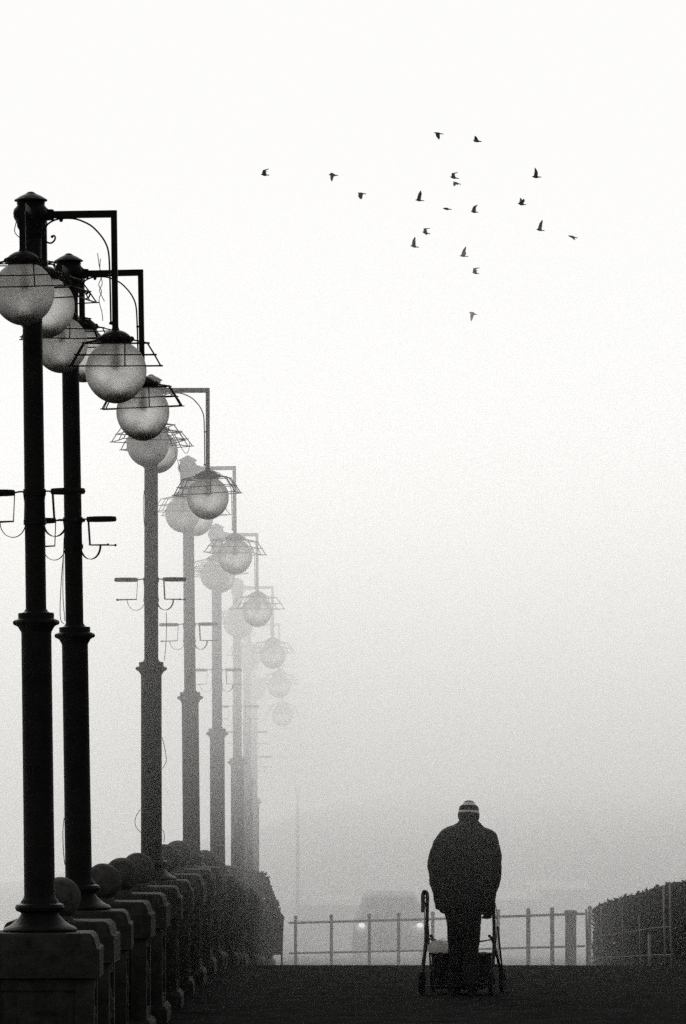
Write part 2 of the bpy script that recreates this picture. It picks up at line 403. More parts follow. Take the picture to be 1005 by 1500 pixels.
# ------------------------------------------------------------------ street lamp (origin on the pedestal cap)
PZ = .981                          # pedestal top above paving
def zl(zc): return zc + CAM_H - PZ  # height relative to eye level -> height above pedestal top
def build_lamp(name):
    root = empty(name)
    def prof(pairs): return [(r, zl(z)) for r, z in pairs]
    m = MB(); m.lathe(prof([(.215, -.958), (.218, -.945), (.205, -.932), (.178, -.92), (.15, -.9), (.125, -.876), (.11, -.855), (.112, -.846), (.138, -.835), (.146, -.817),
                            (.138, -.80), (.113, -.79), (.11, -.778), (.096, -.762), (.093, -.75)]), n=36)
    m.build('base', M['iron'], root)
    m = MB(); m.lathe(prof([(.091, -.7495), (.0895, -.2), (.0885, .79), (.091, .80)]), n=30)
    m.build('lower_shaft', M['iron'], root)
    m = MB(); m.lathe(prof([(.092, .801), (.1, .815), (.108, .828), (.125, .838), (.131, .852), (.126, .866), (.112, .872), (.105, .876), (.106, .904), (.102, .909), (.08, .911), (.07, .918), (.064, .93)]), n=36)
    for a in range(8):             # leaf bosses round the collar
        t = a * pi / 4 + .2; m.ball((.122 * cos(t), .122 * sin(t), zl(.852)), .016, 10, 8)
    m.build('collar', M['iron'], root)
    m = MB(); m.lathe(prof([(.0605, .9305), (.06, 1.6), (.0575, 2.9), (.058, 3.05), (.0595, 3.10)]), n=26)
    m.build('upper_shaft', M['iron'], root)
    m = MB(); m.lathe(prof([(.06, 3.101), (.064, 3.115), (.07, 3.125), (.067, 3.14), (.072, 3.155), (.082, 3.17), (.086, 3.2), (.094, 3.21), (.103, 3.23), (.105, 3.255), (.1, 3.275),
                            (.086, 3.288), (.08, 3.30), (.084, 3.312), (.075, 3.318)]), n=30)
    for a in range(4):
        t = a * pi / 2 + pi / 4
        m.ball((.098 * cos(t), .098 * sin(t), zl(3.243)), .03, 12, 8)
        m.tube(curve_pts([(.075 * cos(t), .075 * sin(t), zl(3.2)), (.088 * cos(t), .088 * sin(t), zl(3.165)), (.068 * cos(t), .068 * sin(t), zl(3.13))], 5), .012, 6)
    m.build('capital', M['iron'], root)
    m = MB(); m.lathe(prof([(.078, 3.3185), (.096, 3.322), (.098, 3.328), (.09, 3.334), (.06, 3.352), (.035, 3.363), (.026, 3.369), (.018, 3.375), (.006, 3.378)]), n=30)
    m.build('finial', M['iron'], root)

    def lamp_globe(ang, reach, zc, guard_tilt, gyaw):
        cx, cy = reach * cos(ang), reach * sin(ang); z0 = zl(zc)
        g = MB()
        pr = []
        R = .18
        for i in range(25):
            th = pi * i / 24
            r = R * sin(th); zz = -R * cos(th)
            if zz < 0: zz *= 1.06; r *= (1 - .05 * (zz / R) ** 2)
            if zz > .165: continue
            pr.append((max(r, .004), zz))
        g.lathe(pr, n=40)
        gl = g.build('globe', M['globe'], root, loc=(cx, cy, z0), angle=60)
        c = MB(); c.lathe([(.06, .142), (.073, .15), (.085, .155), (.088, .165), (.098, .17), (.101, .178), (.099, .188), (.09, .194), (.086, .205), (.077, .214),
                           (.06, .226), (.045, .233), (.025, .238), (.02, .252), (.017, .262)], n=28)
        for a in range(10):
            t = 2 * pi * a / 10; c.ball((.094 * cos(t), .094 * sin(t), .186), .017, 8, 6)
        c.build('canopy', M['iron'], gl, angle=50)
        bu = MB(); bu.lathe([(.018, .14), (.018, .1), (.015, .085), (.017, .078), (.024, .062), (.027, .045), (.024, .026), (.015, .012), (.004, .008)], n=20)
        bu.build('bulb', M['bulb'], gl, angle=60)
        w = MB(); q = radians(gyaw)
        def corner(h, z, a): return Vector((h * math.sqrt(2) * cos(a + pi / 4 + q), h * math.sqrt(2) * sin(a + pi / 4 + q), z))
        lv = [(.185, .163), (.226, .095), (.262, .03)]
        for h, z in lv:
            pts = [corner(h, z, a * pi / 2) for a in range(4)]
            for a in range(4):
                p, p2 = pts[a], pts[(a + 1) % 4]; d = (p2 - p).normalized() * .014
                mid = (p + p2) / 2 + Vector((0, 0, -.003))
                w.tube([p - d, mid, p2 + d], .0042, 6)
        for a in range(4):
            w.tube([corner(h, z, a * pi / 2) for h, z in lv], .0048, 6)
            e = corner(.185, .163, a * pi / 2); w.tube([e, Vector((e.x * .33, e.y * .33, .19))], .0042, 6)
            mids = [(corner(h, z, a * pi / 2) + corner(h, z, (a + 1) * pi / 2)) / 2 * 1.0 for h, z in lv]
            off = (corner(.2, 0, a * pi / 2) - corner(.2, 0, (a + 1) * pi / 2)).normalized() * -.055
            w.tube([p + off for p in mids], .0042, 6)
        wo = w.build('wire_guard', M['wire'], gl); wo.rotation_euler = guard_tilt
        return gl
    def arm(ang, reach, zbar, zend, scroll):
        m = MB(); R = Matrix.Rotation(ang, 3, 'Z'); zb = zl(zbar)
        pts = [(.085, 0, zb), (reach, 0, zb)]
        m.box(.08, reach + .0175, -.02, .02, zb - .02, zb + .02)
        m.box(reach - .0175, reach + .0175, -.0175, .0175, zl(zend), zb - .0205)
        m.lathe([(.034, -.03), (.036, 0), (.034, .03)], c=(.1, 0, zb), n=14)
        m.v = [tuple(R @ Vector(p)) for p in m.v]
        ao = m.build('arm', M['iron'], root, angle=30)
        if scroll:
            s = MB()
            P = [(76.5, 347), (79, 345.5), (81, 348), (79.5, 353), (74, 356.5), (67, 353.5), (64.2, 346), (64.3, 338), (70, 329), (80, 323), (92, 320.6), (108, 321), (121, 325), (134, 332), (146, 344), (154.5, 357), (159, 372), (160.3, 400), (160.8, 440), (161, 475)]
            pts = [((px - 46) / 250 * reach / .486, 0, zl((1125 - py) / 250)) for px, py in P]
            s.tube(curve_pts(pts, 5), .0058, 6)
            s.ball((pts[0][0], 0, pts[0][2]), .009, 10, 8)
            for px, py, dx, dz in ((90, 322, .012, .016), (63, 341, .014, .012), (163, 475, .02, .011), (163, 404, .02, .007)):
                cx = (px - 46) / 250 * reach / .486; cz = zl((1125 - py) / 250)
                s.lathe([(.003, -dz), (dx * .8, -dz * .7), (dx, 0), (dx * .8, dz * .7), (.003, dz)], c=(cx, 0, cz), n=12)
            s.v = [tuple(R @ Vector(p)) for p in s.v]
            s.build('scroll', M['iron'], ao)
        return ao
    arm(radians(-1), .486, 3.24, 2.575, True)
    lamp_globe(radians(-1), .486, 2.32, (radians(4.2), radians(.6), 0), 2)
    for a in (-93, 84):
        arm(radians(a), .45, 3.24, 3.0, False)
        lamp_globe(radians(a), .45, 2.745, (radians(4.0 if a < 0 else 1), radians(-1), 0), 6 if a < 0 else -9)

    def holder(ang):
        m = MB(); z1 = zl(1.615); z2 = z1 - .168
        n0 = len(m.v)
        m.ring((.215, 0, z1), .098, .006, 28, 4, sz=2.6)                      # upper hoop
        m.tube([(.055, 0, z1 + .005), (.09, 0, z1 + .005), (.118, 0, z1)], .007, 6, flat=(1, .8))
        m.tube([(.066, 0, z1 + .004), (.058, 0, z1 - .06), (.062, 0, z2 - .01)], .006, 4, flat=(2, .6))
        m.tube([(.117, 0, z1 - .004), (.126, 0, z2)], .0055, 4, flat=(3.0, .5))   # strap between hoops
        for s in (-1, 1):
            m.tube([(.126, s * .012, z2), (.20, s * .04, z2 - .002), (.285, s * .055, z2 - .004)], .0045, 6)
            m.ball((.29, s * .056, z2 - .004), .009, 8, 6)
        cpt = [(.205 - .075 + .075 * cos(t), 0, z2 - .006 + .088 * sin(t)) for t in [-pi * i / 14 for i in range(15)]]
        m.tube(cpt, .0055, 4, flat=(3.2, .5))                                  # lower cradle strap
        R = Matrix.Rotation(ang, 3, 'Z'); m.v = [tuple(R @ Vector(p)) for p in m.v]
        return m.build('basket_holder', M['wire'], root, angle=30)
    holder(radians(178)); holder(radians(-22))
    for zb, hh in ((1.615, .02), (1.44, .015)):
        m = MB(); m.lathe([(.064, -hh), (.067, -hh * .9), (.067, hh * .9), (.064, hh)], c=(0, 0, zl(zb)), n=24); m.build('clamp_band', M['iron'], root)
    return root

proto = build_lamp('street_lamp'); index_kids()
LEAN = [-.72, -.9, -.05, -.55, -.2, -.1, 0, 0]
LABEL = ['tallest black lamp post with three milky globes, on the corner pedestal',
         'second black lamp post of the row, loose wires dangling from its arm',
         'third lamp post of the row, dark grey, wire hanging beside its shaft',
         'fourth lamp post of the row, mid grey in the fog',
         'fifth lamp post of the row, light grey in the fog',
         'sixth lamp post of the row, pale grey and soft in fog',
         'seventh lamp post of the row, barely visible through fog',
         'eighth and faintest lamp post of the row, almost lost in fog']
lamps = []
for i, k in enumerate(LAMPS):
    o = proto if i == 0 else copy_tree(proto)
    x, y = row(k)
    o.location = (x, y, PZ - drop(y)); o.rotation_euler = (radians([0, .25, -.1, .2, 0, .1, 0, 0][i]), radians(LEAN[i]), radians([0, -2, 1.5, -3, 2, 3, 4, 6][i]))
    if i == 1: o.scale = (1, 1, 1.024)
    tag(o, LABEL[i], 'street lamp', 'black lamp posts along the sea wall'); lamps.append(o)
# every lamp's wire guards got bent their own way
for i, o in enumerate(lamps):
    rnd = random.Random(40 + i)
    for g in [c for c in COL.objects if c.parent == o and c.name.startswith('globe')]:
        for w in [c for c in COL.objects if c.parent == g and c.name.startswith('wire_guard')]:
            if i > 0:
                e = w.rotation_euler
                w.rotation_euler = (e.x * (.9 if i == 1 else .3) + radians(rnd.uniform(-2, 2)), e.y + radians(rnd.uniform(-4, 4)), radians(rnd.uniform(-18, 18)) if i > 1 else 0)

def loose_wire(parent, paths, r=.0028):
    for p in paths:
        m = MB(); m.tube(curve_pts(p, 6), r, 5); m.build('loose_wire', M['wire'], parent)
def wp(px, py, cx, s):   # offset from lamp axis, photo scale s px per metre
    return ((px - cx) / s, -.03, zl((1125 - py) / s))
s2 = F / 34.64
loose_wire(lamps[1], [[wp(x, y, 98, s2) for x, y in ((141, 395), (143, 412), (146, 428), (142, 440), (146, 450), (142, 462), (146, 480), (147, 492))],
                      [wp(x, y, 98, s2) for x, y in ((145, 403), (144, 420), (147, 438), (143, 448), (147, 458), (150, 464))],
                      [(-.064, -.01, zl(.95)), (-.075, -.01, zl(1.15)), (-.062, -.01, zl(1.5))], [(-.07, -.02, zl(.93)), (-.095, -.02, zl(.98)), (-.085, -.02, zl(1.2)), (-.06, -.02, zl(1.45))],
                      [(-.092, 0, zl(-.35)), (-.102, 0, zl(-.45)), (-.1, 0, zl(-.58)), (-.092, 0, zl(-.66))],
                      [(-.092, 0, zl(-.84)), (-.108, 0, zl(-.86)), (-.104, 0, zl(-.9))]])
s3 = F / 43.92
loose_wire(lamps[2], [[wp(x, y, 222, s3) for x, y in ((244, 897), (244.5, 920), (243, 950), (241, 968))],
                      [wp(x, y, 222, s3) for x, y in ((206, 1186), (200, 1195), (198, 1203), (200, 1212), (207, 1220))],
                      [wp(x, y, 222, s3) for x, y in ((238, 1080), (242, 1098), (244, 1113), (242, 1120), (238, 1126))],
                      [wp(x, y, 222, s3) for x, y in ((238, 1216), (240, 1218), (241, 1228), (240, 1234))],
                      [wp(x, y, 222, s3) for x, y in ((212, 718), (210.5, 740), (212, 770))],
                      [wp(x, y, 222, s3) for x, y in ((264, 652), (272, 664), (277, 660), (278.5, 647))],
                      [wp(x, y, 222, s3) for x, y in ((256, 660), (261, 676), (265, 690))]])
loose_wire(lamps[0], [[(-.085, -.03, zl(3.2)), (-.095, -.03, zl(3.14)), (-.06, -.03, zl(3.1))], [(-.06, -.04, zl(3.03)), (-.1, -.05, zl(3.0)), (-.16, -.06, zl(2.97))],
                      [(.06, -.03, zl(2.98)), (.075, -.03, zl(2.93)), (.07, -.03, zl(2.9))]])

# ------------------------------------------------------------------ fenced hedge, bush, bin, railing, van, far things
def leaves(m, fn, n, rnd, smin, smax):
    for _ in range(n):
        p = fn(rnd)
        if p is None: continue
        s = rnd.uniform(smin, smax)
        d = Vector((rnd.gauss(0, 1), rnd.gauss(0, 1), rnd.gauss(0, .7))).normalized()
        e = d.cross(Vector((rnd.gauss(0, 1), rnd.gauss(0, 1), rnd.gauss(0, 1)))).normalized()
        p = Vector(p)
        m.add([p - d * s, p + e * s * .45, p + d * s, p - e * s * .45], [(0, 1, 2, 3)])
HP = [(46.5, 3.28, .80), (50.4, 3.385, .818), (54, 3.44, .72), (56.25, 3.456, .635), (61.2, 3.51, .434), (68.4, 3.565, .162), (74.5, 3.625, -.105)]
def hedge_at(y):
    for a, b in zip(HP, HP[1:]):
        if a[0] <= y <= b[0]:
            t = (y - a[0]) / (b[0] - a[0]); return a[1] + (b[1] - a[1]) * t, a[2] + (b[2] - a[2]) * t
    return HP[-1][1:]
hedge = empty('hedge', (3.9, 56, ground_z(56)))
tag(hedge, 'dark clipped hedge sloping down behind a wire fence beside the road', 'hedge')
rnd = random.Random(5)
m = MB()
def hf(r):
    y = 46.5 + (74.5 - 46.5) * r.random(); x0, zt = hedge_at(y); g = ground_z(y)
    u = r.random()
    lump = .05 * noise.noise(Vector((y * 1.3, 1, 2))) + .03 * noise.noise(Vector((y * 4, 5, 2)))
    if u < .42: x = x0 + abs(r.gauss(0, .05)); z = g + (zt + lump - g) * r.random()
    elif u < .86: x = x0 + 1.3 * r.random(); z = zt + lump - abs(r.gauss(0, .045)) + (.05 * r.random() if r.random() < .08 else 0)
    else: x = x0 + 1.3 * r.random(); z = g + (zt + lump - g) * r.random()
    return (x - hedge.location.x, y - 56, z - hedge.location.z)
leaves(m, hf, 36000, rnd, .02, .045)
m.build('foliage', M['leaf'], hedge, smooth=False)
m = MB()
for i in range(40):
    y = 46.8 + i * .69; x0, zt = hedge_at(y); g = ground_z(y)
    x = x0 + .35 + .5 * rnd.random()
    m.tube([(x - 3.9, y - 56, g - hedge.location.z - .05), (x - 3.9 + rnd.uniform(-.1, .1), y - 56 + rnd.uniform(-.1, .1), zt - .12 - hedge.location.z)], [.03, .012], 6)
m.build('stem', M['twig'], hedge)
wf = empty('wire_fence', (3.6, 56, ground_z(56)))
tag(wf, 'thin pale fence posts and wire strands in front of the dark hedge', 'fence')
def wf_x(y): return hedge_at(y)[0] - .14
def post(x, y, z1, r, lean=0, mt='palepost', nm='post', par=wf):
    q = MB(); g = ground_z(y) - .05
    q.tube([(x - par.location.x, y - par.location.y, g - par.location.z), (x + lean - par.location.x, y - par.location.y, z1 - par.location.z)], r, 8)
    return q.build(nm, M[mt], par)
for y, top, r in ((50.6, .80, .007), (51.9, .755, .009), (57.2, .3, .005), (61.5, .3, .005), (67.5, .1, .006), (72.5, -.06, .018)):
    post(wf_x(y), y, top, r, -.02)
post(wf_x(55.3), 55.3, .14, .016)
ws = MB()
for h in (.42, .12):
    pts = []
    for i in range(14):
        y = 50.6 + i * 1.7; x0, zt = hedge_at(y); g = ground_z(y); pts.append((wf_x(y) - 3.6, y - 56, g + (zt - g) * (h + .1) - wf.location.z))
    ws.tube(pts, .005, 5)
ws.build('wire', M['fence'], wf)

# round bush beyond the end of the pedestals' near stretch
bx, by = -1.24, 74.0; bg = ground_z(by)
bush = empty('bush', (bx, by, bg)); bush.scale = (1.26, 1.26, 1.22); tag(bush, 'dark rounded bush beside the foggy end of the pedestal row', 'bush')
m = MB()
def bf(r):
    a = r.uniform(0, 2 * pi); u = r.uniform(-1, 1); q = math.sqrt(1 - u * u); rr = 1 - abs(r.gauss(0, .10))
    d = Vector((q * cos(a), q * sin(a), u)); l = 1 + .12 * noise.noise(d * 2.2)
    return (d.x * .33 * rr * l - .08, d.y * .5 * rr * l, .62 + d.z * .62 * rr * l)
leaves(m, bf, 8500, random.Random(8), .015, .045); m.build('foliage', M['leaf'], bush, smooth=False)
m = MB()
for i in range(7):
    a = i * .9; m.tube([(0, 0, -.05), (.08 * cos(a), .12 * sin(a), .5), (.16 * cos(a), .25 * sin(a), .9)], [.02, .014, .006], 6)
m.build('stem', M['twig'], bush)
# litter bin on legs next to it
lb = empty('litter_bin', (-.965, 74.0, ground_z(74))); lb.scale = (1.2, 1.2, 1.25); tag(lb, 'dark litter bin on thin legs at the foot of the rounded bush', 'litter bin')
m = MB(); m.sqstack([(.075, .22), (.09, .60), (.092, .62)], sy=1.1); m.build('body', M['bin'], lb, angle=30)
m = MB(); m.sqstack([(.098, .623), (.098, .65), (.075, .69)], sy=1.1); m.build('lid', M['bin'], lb, angle=30)
for sx in (-1, 1):
    for sy in (-1, 1):
        m = MB(); m.tube([(sx * .068, sy * .075, 0), (sx * .066, sy * .07, .24)], .012, 6); m.build('leg', M['bin'], lb)

# railing across the foot of the ramp
def rail_pt(px, Y): return (px - 502.5) * Y / F
ra = empty('railing', (1.5, 82, ground_z(82))); tag(ra, 'grey two-bar metal railing across the road beyond the walking man', 'railing')
def rl_y(px): return 87.0 - (px - 420) / 450 * 6.0
def addrail(name, h, r):
    q = MB(); pts = []
    for i in range(19):
        px = 424 + i * (868 - 424) / 18; Y = rl_y(px)
        pts.append((rail_pt(px, Y) - 1.5, Y - 82, railz(px) + h - ra.location.z))
    q.tube(pts, r, 8); q.build(name, M['fence'], ra)
def railz(px):
    Y = rl_y(px); return ground_z(Y) + .03 * sin(px * .03)
RAILTOP = {424: 1352, 640: 1346, 868: 1338}
def tops(px): return CAM_H - (interp(RAILTOP, px) - 1125) * rl_y(px) / F
q = MB(); q.tube([(rail_pt(px, rl_y(px)) - 1.5, rl_y(px) - 82, tops(px) - ra.location.z) for px in range(424, 872, 24)], .021, 8); q.build('top_bar', M['fence'], ra)
q = MB(); q.tube([(rail_pt(px, rl_y(px)) - 1.5, rl_y(px) - 82, tops(px) - .515 - ra.location.z) for px in range(424, 872, 24)], .017, 8); q.build('lower_bar', M['fence'], ra)
for px in (433, 485.5, 541, 584, 634, 684, 730, 774, 809, 864):
    Y = rl_y(px); q = MB(); x = rail_pt(px, Y) - 1.5
    q.tube([(x, Y - 82, ground_z(Y) - ra.location.z - .05), (x, Y - 82, tops(px) + .085 - ra.location.z)], .027 if px not in (774, 809) else .034, 8)
    q.ball((x, Y - 82, tops(px) + .09 - ra.location.z), .036, 8, 6); q.build('post', M['fence'], ra)
bl = empty('gate_pier', (rail_pt(836, 80.5), 80.5, ground_z(80.5)))
tag(bl, 'thick square pier standing against the railing near the hedge', 'pier')
h = CAM_H - (1333 - 1125) * 80.5 / F - ground_z(80.5)
m = MB(); m.sqstack([(.085, -.05), (.085, h - .05)]); m.build('shaft', M['fence'], bl, angle=30)
m = MB(); m.sqstack([(.1, h - .049), (.1, h - .02), (.06, h)]); m.build('cap', M['fence'], bl, angle=30)

# van with lit headlamps coming up the lower road
VY = 118.0; vz = ground_z(VY)
van = empty('van', (1.10, VY, vz)); tag(van, 'oncoming van with both headlights lit beyond the railing', 'van')
m = MB()
prof = [(-.02, .32), (-.05, .62), (.0, .98), (.32, 1.06), (.9, 1.78), (1.1, 1.86), (4.4, 1.86), (4.55, 1.7), (4.6, .4), (4.4, .3), (.2, .27)]
hw = .86; nP = len(prof)
tw = lambda z: hw if z < 1.1 else hw - .26 * (z - 1.0) / .8
vs = [(-tw(z), y, z) for y, z in prof] + [(tw(z), y, z) for y, z in prof]
fs = [tuple(range(nP - 1, -1, -1)), tuple(range(nP, 2 * nP))] + [(i, (i + 1) % nP, nP + (i + 1) % nP, nP + i) for i in range(nP)]
m.add(vs, fs); vb = m.build('body', M['van'], van, angle=25)
md = vb.modifiers.new('round', 'BEVEL'); md.width = .05; md.segments = 3
m = MB(); m.add([(-.70, .36, 1.115), (.70, .36, 1.115), (.56, .88, 1.765), (-.56, .88, 1.765), (-.70, .40, 1.10), (.70, .40, 1.10), (.56, .92, 1.75), (-.56, .92, 1.75)],
                [(0, 1, 2, 3), (7, 6, 5, 4), (0, 4, 5, 1), (1, 5, 6, 2), (2, 6, 7, 3), (3, 7, 4, 0)]); m.build('windscreen', M['vanglass'], van, smooth=False)
m = MB(); m.box(-.42, .42, -.075, -.045, .5, .7); m.build('grille', M['vanglass'], van, smooth=False)
m = MB(); m.box(-.84, .84, -.12, -.03, .3, .44); m.build('bumper', M['bin'], van, smooth=False)
van.scale = (1, 1, .8)
hz = (CAM_H - (1355 - 1125) * VY / F - vz) / .8
for s in (-1, 1):
    m = MB(); m.ball((s * .67, -.055, hz), .075, 14, 10, sc=(1.0, .4, .85)); m.build('headlight', M['headlight'], van)
    for wy in (.75, 3.7):
        m = MB(); q = MB(); q.lathe([(.1, -.1), (.28, -.1), (.31, -.06), (.31, .06), (.28, .1), (.1, .1)], n=22)
        R = Matrix.Rotation(pi / 2, 3, 'Y'); m.add([R @ Vector(p) + Vector((s * .78, wy, .31)) for p in q.v], q.f); m.build('wheel', M['rubber'], van)

# low wooded rise behind everything, far down the road
mb = MB(); vs = []; xs = [-40 + 2 * i for i in range(95)]; ysh = [172, 178, 185, 194, 206, 222, 250]
for j, y in enumerate(ysh):
    for x in xs:
        hh = sin(pi * min(1, j / 4.2) / 2) * (3.4 + 1.3 * noise.noise(Vector((x * .06, 1, 0))) + 1.3 * noise.noise(Vector((x * .3, y * .1, 4))))
        edge = min(1, max(0, (x + 20) / 26)); edge = edge * edge * (3 - 2 * edge); vs.append((x, y, ground_z(y) - .3 + (hh + 1.2) * edge))
n = len(xs); mb.add(vs, [(j * n + i, j * n + i + 1, (j + 1) * n + i + 1, (j + 1) * n + i) for j in range(len(ysh) - 1) for i in range(n - 1)])
o = mb.build('hill', M['leaf']); tag(o, kind='structure')

# faint far mast and sheds
def far_mast(px, Y, ztop, r, lab):
    x = (px - 502.5) * Y / F; g = ground_z(Y); e = empty('mast', (x, Y, g)); tag(e, lab, 'mast')
    q = MB(); q.tube([(0, 0, -.1), (0, 0, ztop - g)], [r, r * .75], 10); q.build('pole', M['fence'], e)
    q = MB(); q.lathe([(r * 1.8, 0), (r * 1.8, .25), (r * 1.2, .35)], n=12); q.build('base', M['fence'], e)
    q = MB(); q.ball((0, 0, ztop - g), r * 1.6, 10, 8); q.build('finial', M['fence'], e)
far_mast(436, 146, CAM_H - .6, .06, 'faint tall mast standing alone in the fog beyond the railing')
def shed(px0, px1, py, Y, depth, lab, colr):
    x0 = (px0 - 502.5) * Y / F; x1 = (px1 - 502.5) * Y / F; g = ground_z(Y); zt = CAM_H - (py - 1125) * Y / F
    e = empty('shed', ((x0 + x1) / 2, Y, g)); tag(e, lab, 'shed'); h = zt - g; w = (x1 - x0) / 2
    q = MB(); q.box(-w, w, 0, depth, -.1, h * .86); q.build('wall', M[colr], e, smooth=False)
    q = MB(); q.add([(-w - .1, -.15, h * .862), (w + .1, -.15, h * .862), (w + .1, depth + .1, h), (-w - .1, depth + .1, h), (-w - .1, -.15, h * .89), (w + .1, -.15, h * .89), (w + .1, depth + .1, h * 1.03), (-w - .1, depth + .1, h * 1.03)],
                    [(3, 2, 1, 0), (4, 5, 6, 7), (0, 1, 5, 4), (1, 2, 6, 5), (2, 3, 7, 6), (3, 0, 4, 7)]); q.build('roof', M['plaster'] if colr == 'roof' else M['roof'], e, smooth=False)
    k = max(2, int(2 * w / 1.6))
    for i in range(k):
        cx = -w + (i + .5) * 2 * w / k
        q = MB(); q.box(cx - .3, cx + .3, -.03, .01, h * .35, h * .68); q.build('window', M['window'], e, smooth=False)
shed(440, 560, 1318, 150, 3, 'low dark shed fading in fog behind the oncoming van', 'roof')
shed(722, 792, 1310, 156, 4, 'low shed with pale roof fading in fog right of the man', 'roof')
shed(780, 862, 1296, 166, 4, 'longer far shed in fog between the pier and the hedge', 'roof')

# ------------------------------------------------------------------ the walking man
PXs = 745.0                        # crop px per metre at the man
MY = 43.75
MX = (682.1 - 502.5) * MY / F
man = empty('person', (MX, MY, 0)); tag(man, 'person seen from behind in dark coat and striped knit hat pushing a walker', 'person')
def lx(cx): return (cx - 490) / PXs
def lz(cy): return (1345 - cy) / PXs
def loft(m, secs, n=22, pw=2.3):
    vs, fs = [], []
    for (x, y, z, a, b) in secs:
        for k in range(n):
            t = 2 * pi * k / n; c, s_ = cos(t), sin(t)
            vs.append((x + a * math.copysign(abs(c) ** (2 / pw), c), y + b * math.copysign(abs(s_) ** (2 / pw), s_), z))
    for i in range(len(secs) - 1):
        for k in range(n):
            k2 = (k + 1) % n; fs.append((i * n + k, i * n + k2, (i + 1) * n + k2, (i + 1) * n + k))
    fs.append(tuple(range(n - 1, -1, -1))); fs.append(tuple((len(secs) - 1) * n + k for k in range(n)))
    m.add(vs, fs)
def remesh(o, vox, sm=6, f=.6):
    r = o.modifiers.new('remesh', 'REMESH'); r.mode = 'VOXEL'; r.voxel_size = vox; r.use_smooth_shade = True
    if sm: s = o.modifiers.new('smooth', 'SMOOTH'); s.iterations = sm; s.factor = f
def wrinkle(o, amp, scale, seed):
    t = bpy.data.textures.new('cloth_folds', 'CLOUDS'); t.noise_scale = scale; t.noise_depth = 2
    d = o.modifiers.new('folds', 'DISPLACE'); d.texture = t; d.strength = amp; d.mid_level = .5; d.texture_coords = 'LOCAL'

# body: one continuous surface (head with face, neck, trunk, limbs, hands with fingers)
m = MB()
HC = Vector((lx(512), .20, 1.535))
m.ball(HC, .1, 24, 18, sc=(.76, .95, 1.15))                       # skull
m.ball(HC + Vector((0, .035, -.055)), .062, 16, 12, sc=(.9, .95, 1.0))   # jaw
m.ball(HC + Vector((0, .078, -.105)), .022, 10, 8)                # chin
m.tube([HC + Vector((0, .088, .012)), HC + Vector((0, .105, -.02)), HC + Vector((0, .113, -.034))], [.009, .012, .014], 8)   # nose
for s in (-1, 1):
    m.ball(HC + Vector((s * .03, .085, .022)), .016, 10, 8, sc=(1.3, .7, .5))     # brow
    m.ball(HC + Vector((s * .03, .083, .004)), .0125, 10, 8)                        # eye
    m.ball(HC + Vector((s * .013, .092, -.062)), .011, 8, 6, sc=(1.4, .6, .5))     # lips
    m.ball(HC + Vector((s * .077, -.004, -.012)), .026, 10, 8, sc=(.35, .7, 1.15))  # ear
m.tube([HC + Vector((0, -.01, -.05)), (lx(508), .15, 1.42), (lx(500), .10, 1.36)], [.056, .06, .075], 14)
loft(m, [(lx(482), 0, .74, .15, .10), (lx(482), .01, .88, .155, .105), (lx(485), .03, 1.02, .15, .10), (lx(490), .07, 1.2, .17, .11), (lx(496), .10, 1.34, .165, .09), (lx(502), .12, 1.40, .08, .06)])
KN = {-1: (lx(430), .05, .44), 1: (lx(524), -.02, .44)}
AN = {-1: (lx(428), .12, .09), 1: (lx(532), -.09, .10)}
for s in (-1, 1):
    m.tube([(lx(478) + s * .08, 0, .80), KN[s], AN[s], (AN[s][0], AN[s][1] + .0, .05)], [.088, .056, .038, .036], 14)
    ax, ay, _ = AN[s]
    m.tube([(ax, ay - .04, .05), (ax + s * .01, ay + .06, .045), (ax + s * .016, ay + .16, .03)], [.036, .036, .024], 12)
SH = {-1: (lx(352), .10, 1.36), 1: (lx(640), .10, 1.36)}
EL = {-1: (lx(303), .03, 1.09), 1: (lx(672), .05, 1.06)}
WR = {-1: (lx(322), .10, .815), 1: (lx(640), .125, .765)}
for s in (-1, 1): m.tube([SH[s], EL[s], WR[s]], [.052, .042, .029], 12)
def hand(m, w, dirv, palmn, curl, thumbside):
    w = Vector(w); d = Vector(dirv).normalized(); nrm = Vector(palmn); nrm = (nrm - d * nrm.dot(d)).normalized(); side = d.cross(nrm)
    m.tube([w - d * .02, w + d * .03, w + d * .085], [.028, .036, .037], 12, flat=None)
    for i, (off, L) in enumerate(((-.030, .072), (-.010, .08), (.010, .075), (.029, .06))):
        p = w + d * .082 + side * off; pts = [p - d * .03]; a = 0; q = p.copy(); pts.append(q.copy())
        for sgm, fr in enumerate((.42, .33, .25)):
            a += curl[sgm]; q = q + (d * cos(a) + nrm * sin(a)) * L * fr; pts.append(q.copy())
        m.tube(pts, [.0105, .0105, .0098, .009, .0075], 8)
    b = w + d * .03 + side * thumbside * .03
    m.tube([b, b + side * thumbside * .018 + d * .025 + nrm * .012, b + side * thumbside * .012 + d * .048 + nrm * .035, b + side * thumbside * .0 + d * .06 + nrm * .05], [.013, .013, .011, .009], 8)
bo = m.build('body', M['skin'], man); remesh(bo, .0062, 3, .5)
# gloved hands, five fingers each
for s, args in ((1, ((-.10, .05, -1), (-.2, 1, .1), (.5, .75, .6), -1)), (-1, ((.05, .45, -.9), (.9, .1, 0), (.4, .5, .4), -1))):
    m = MB(); hand(m, Vector(WR[s]), *args)
    gv = m.build('glove', M['coat'], man); remesh(gv, .0055, 2, .4)
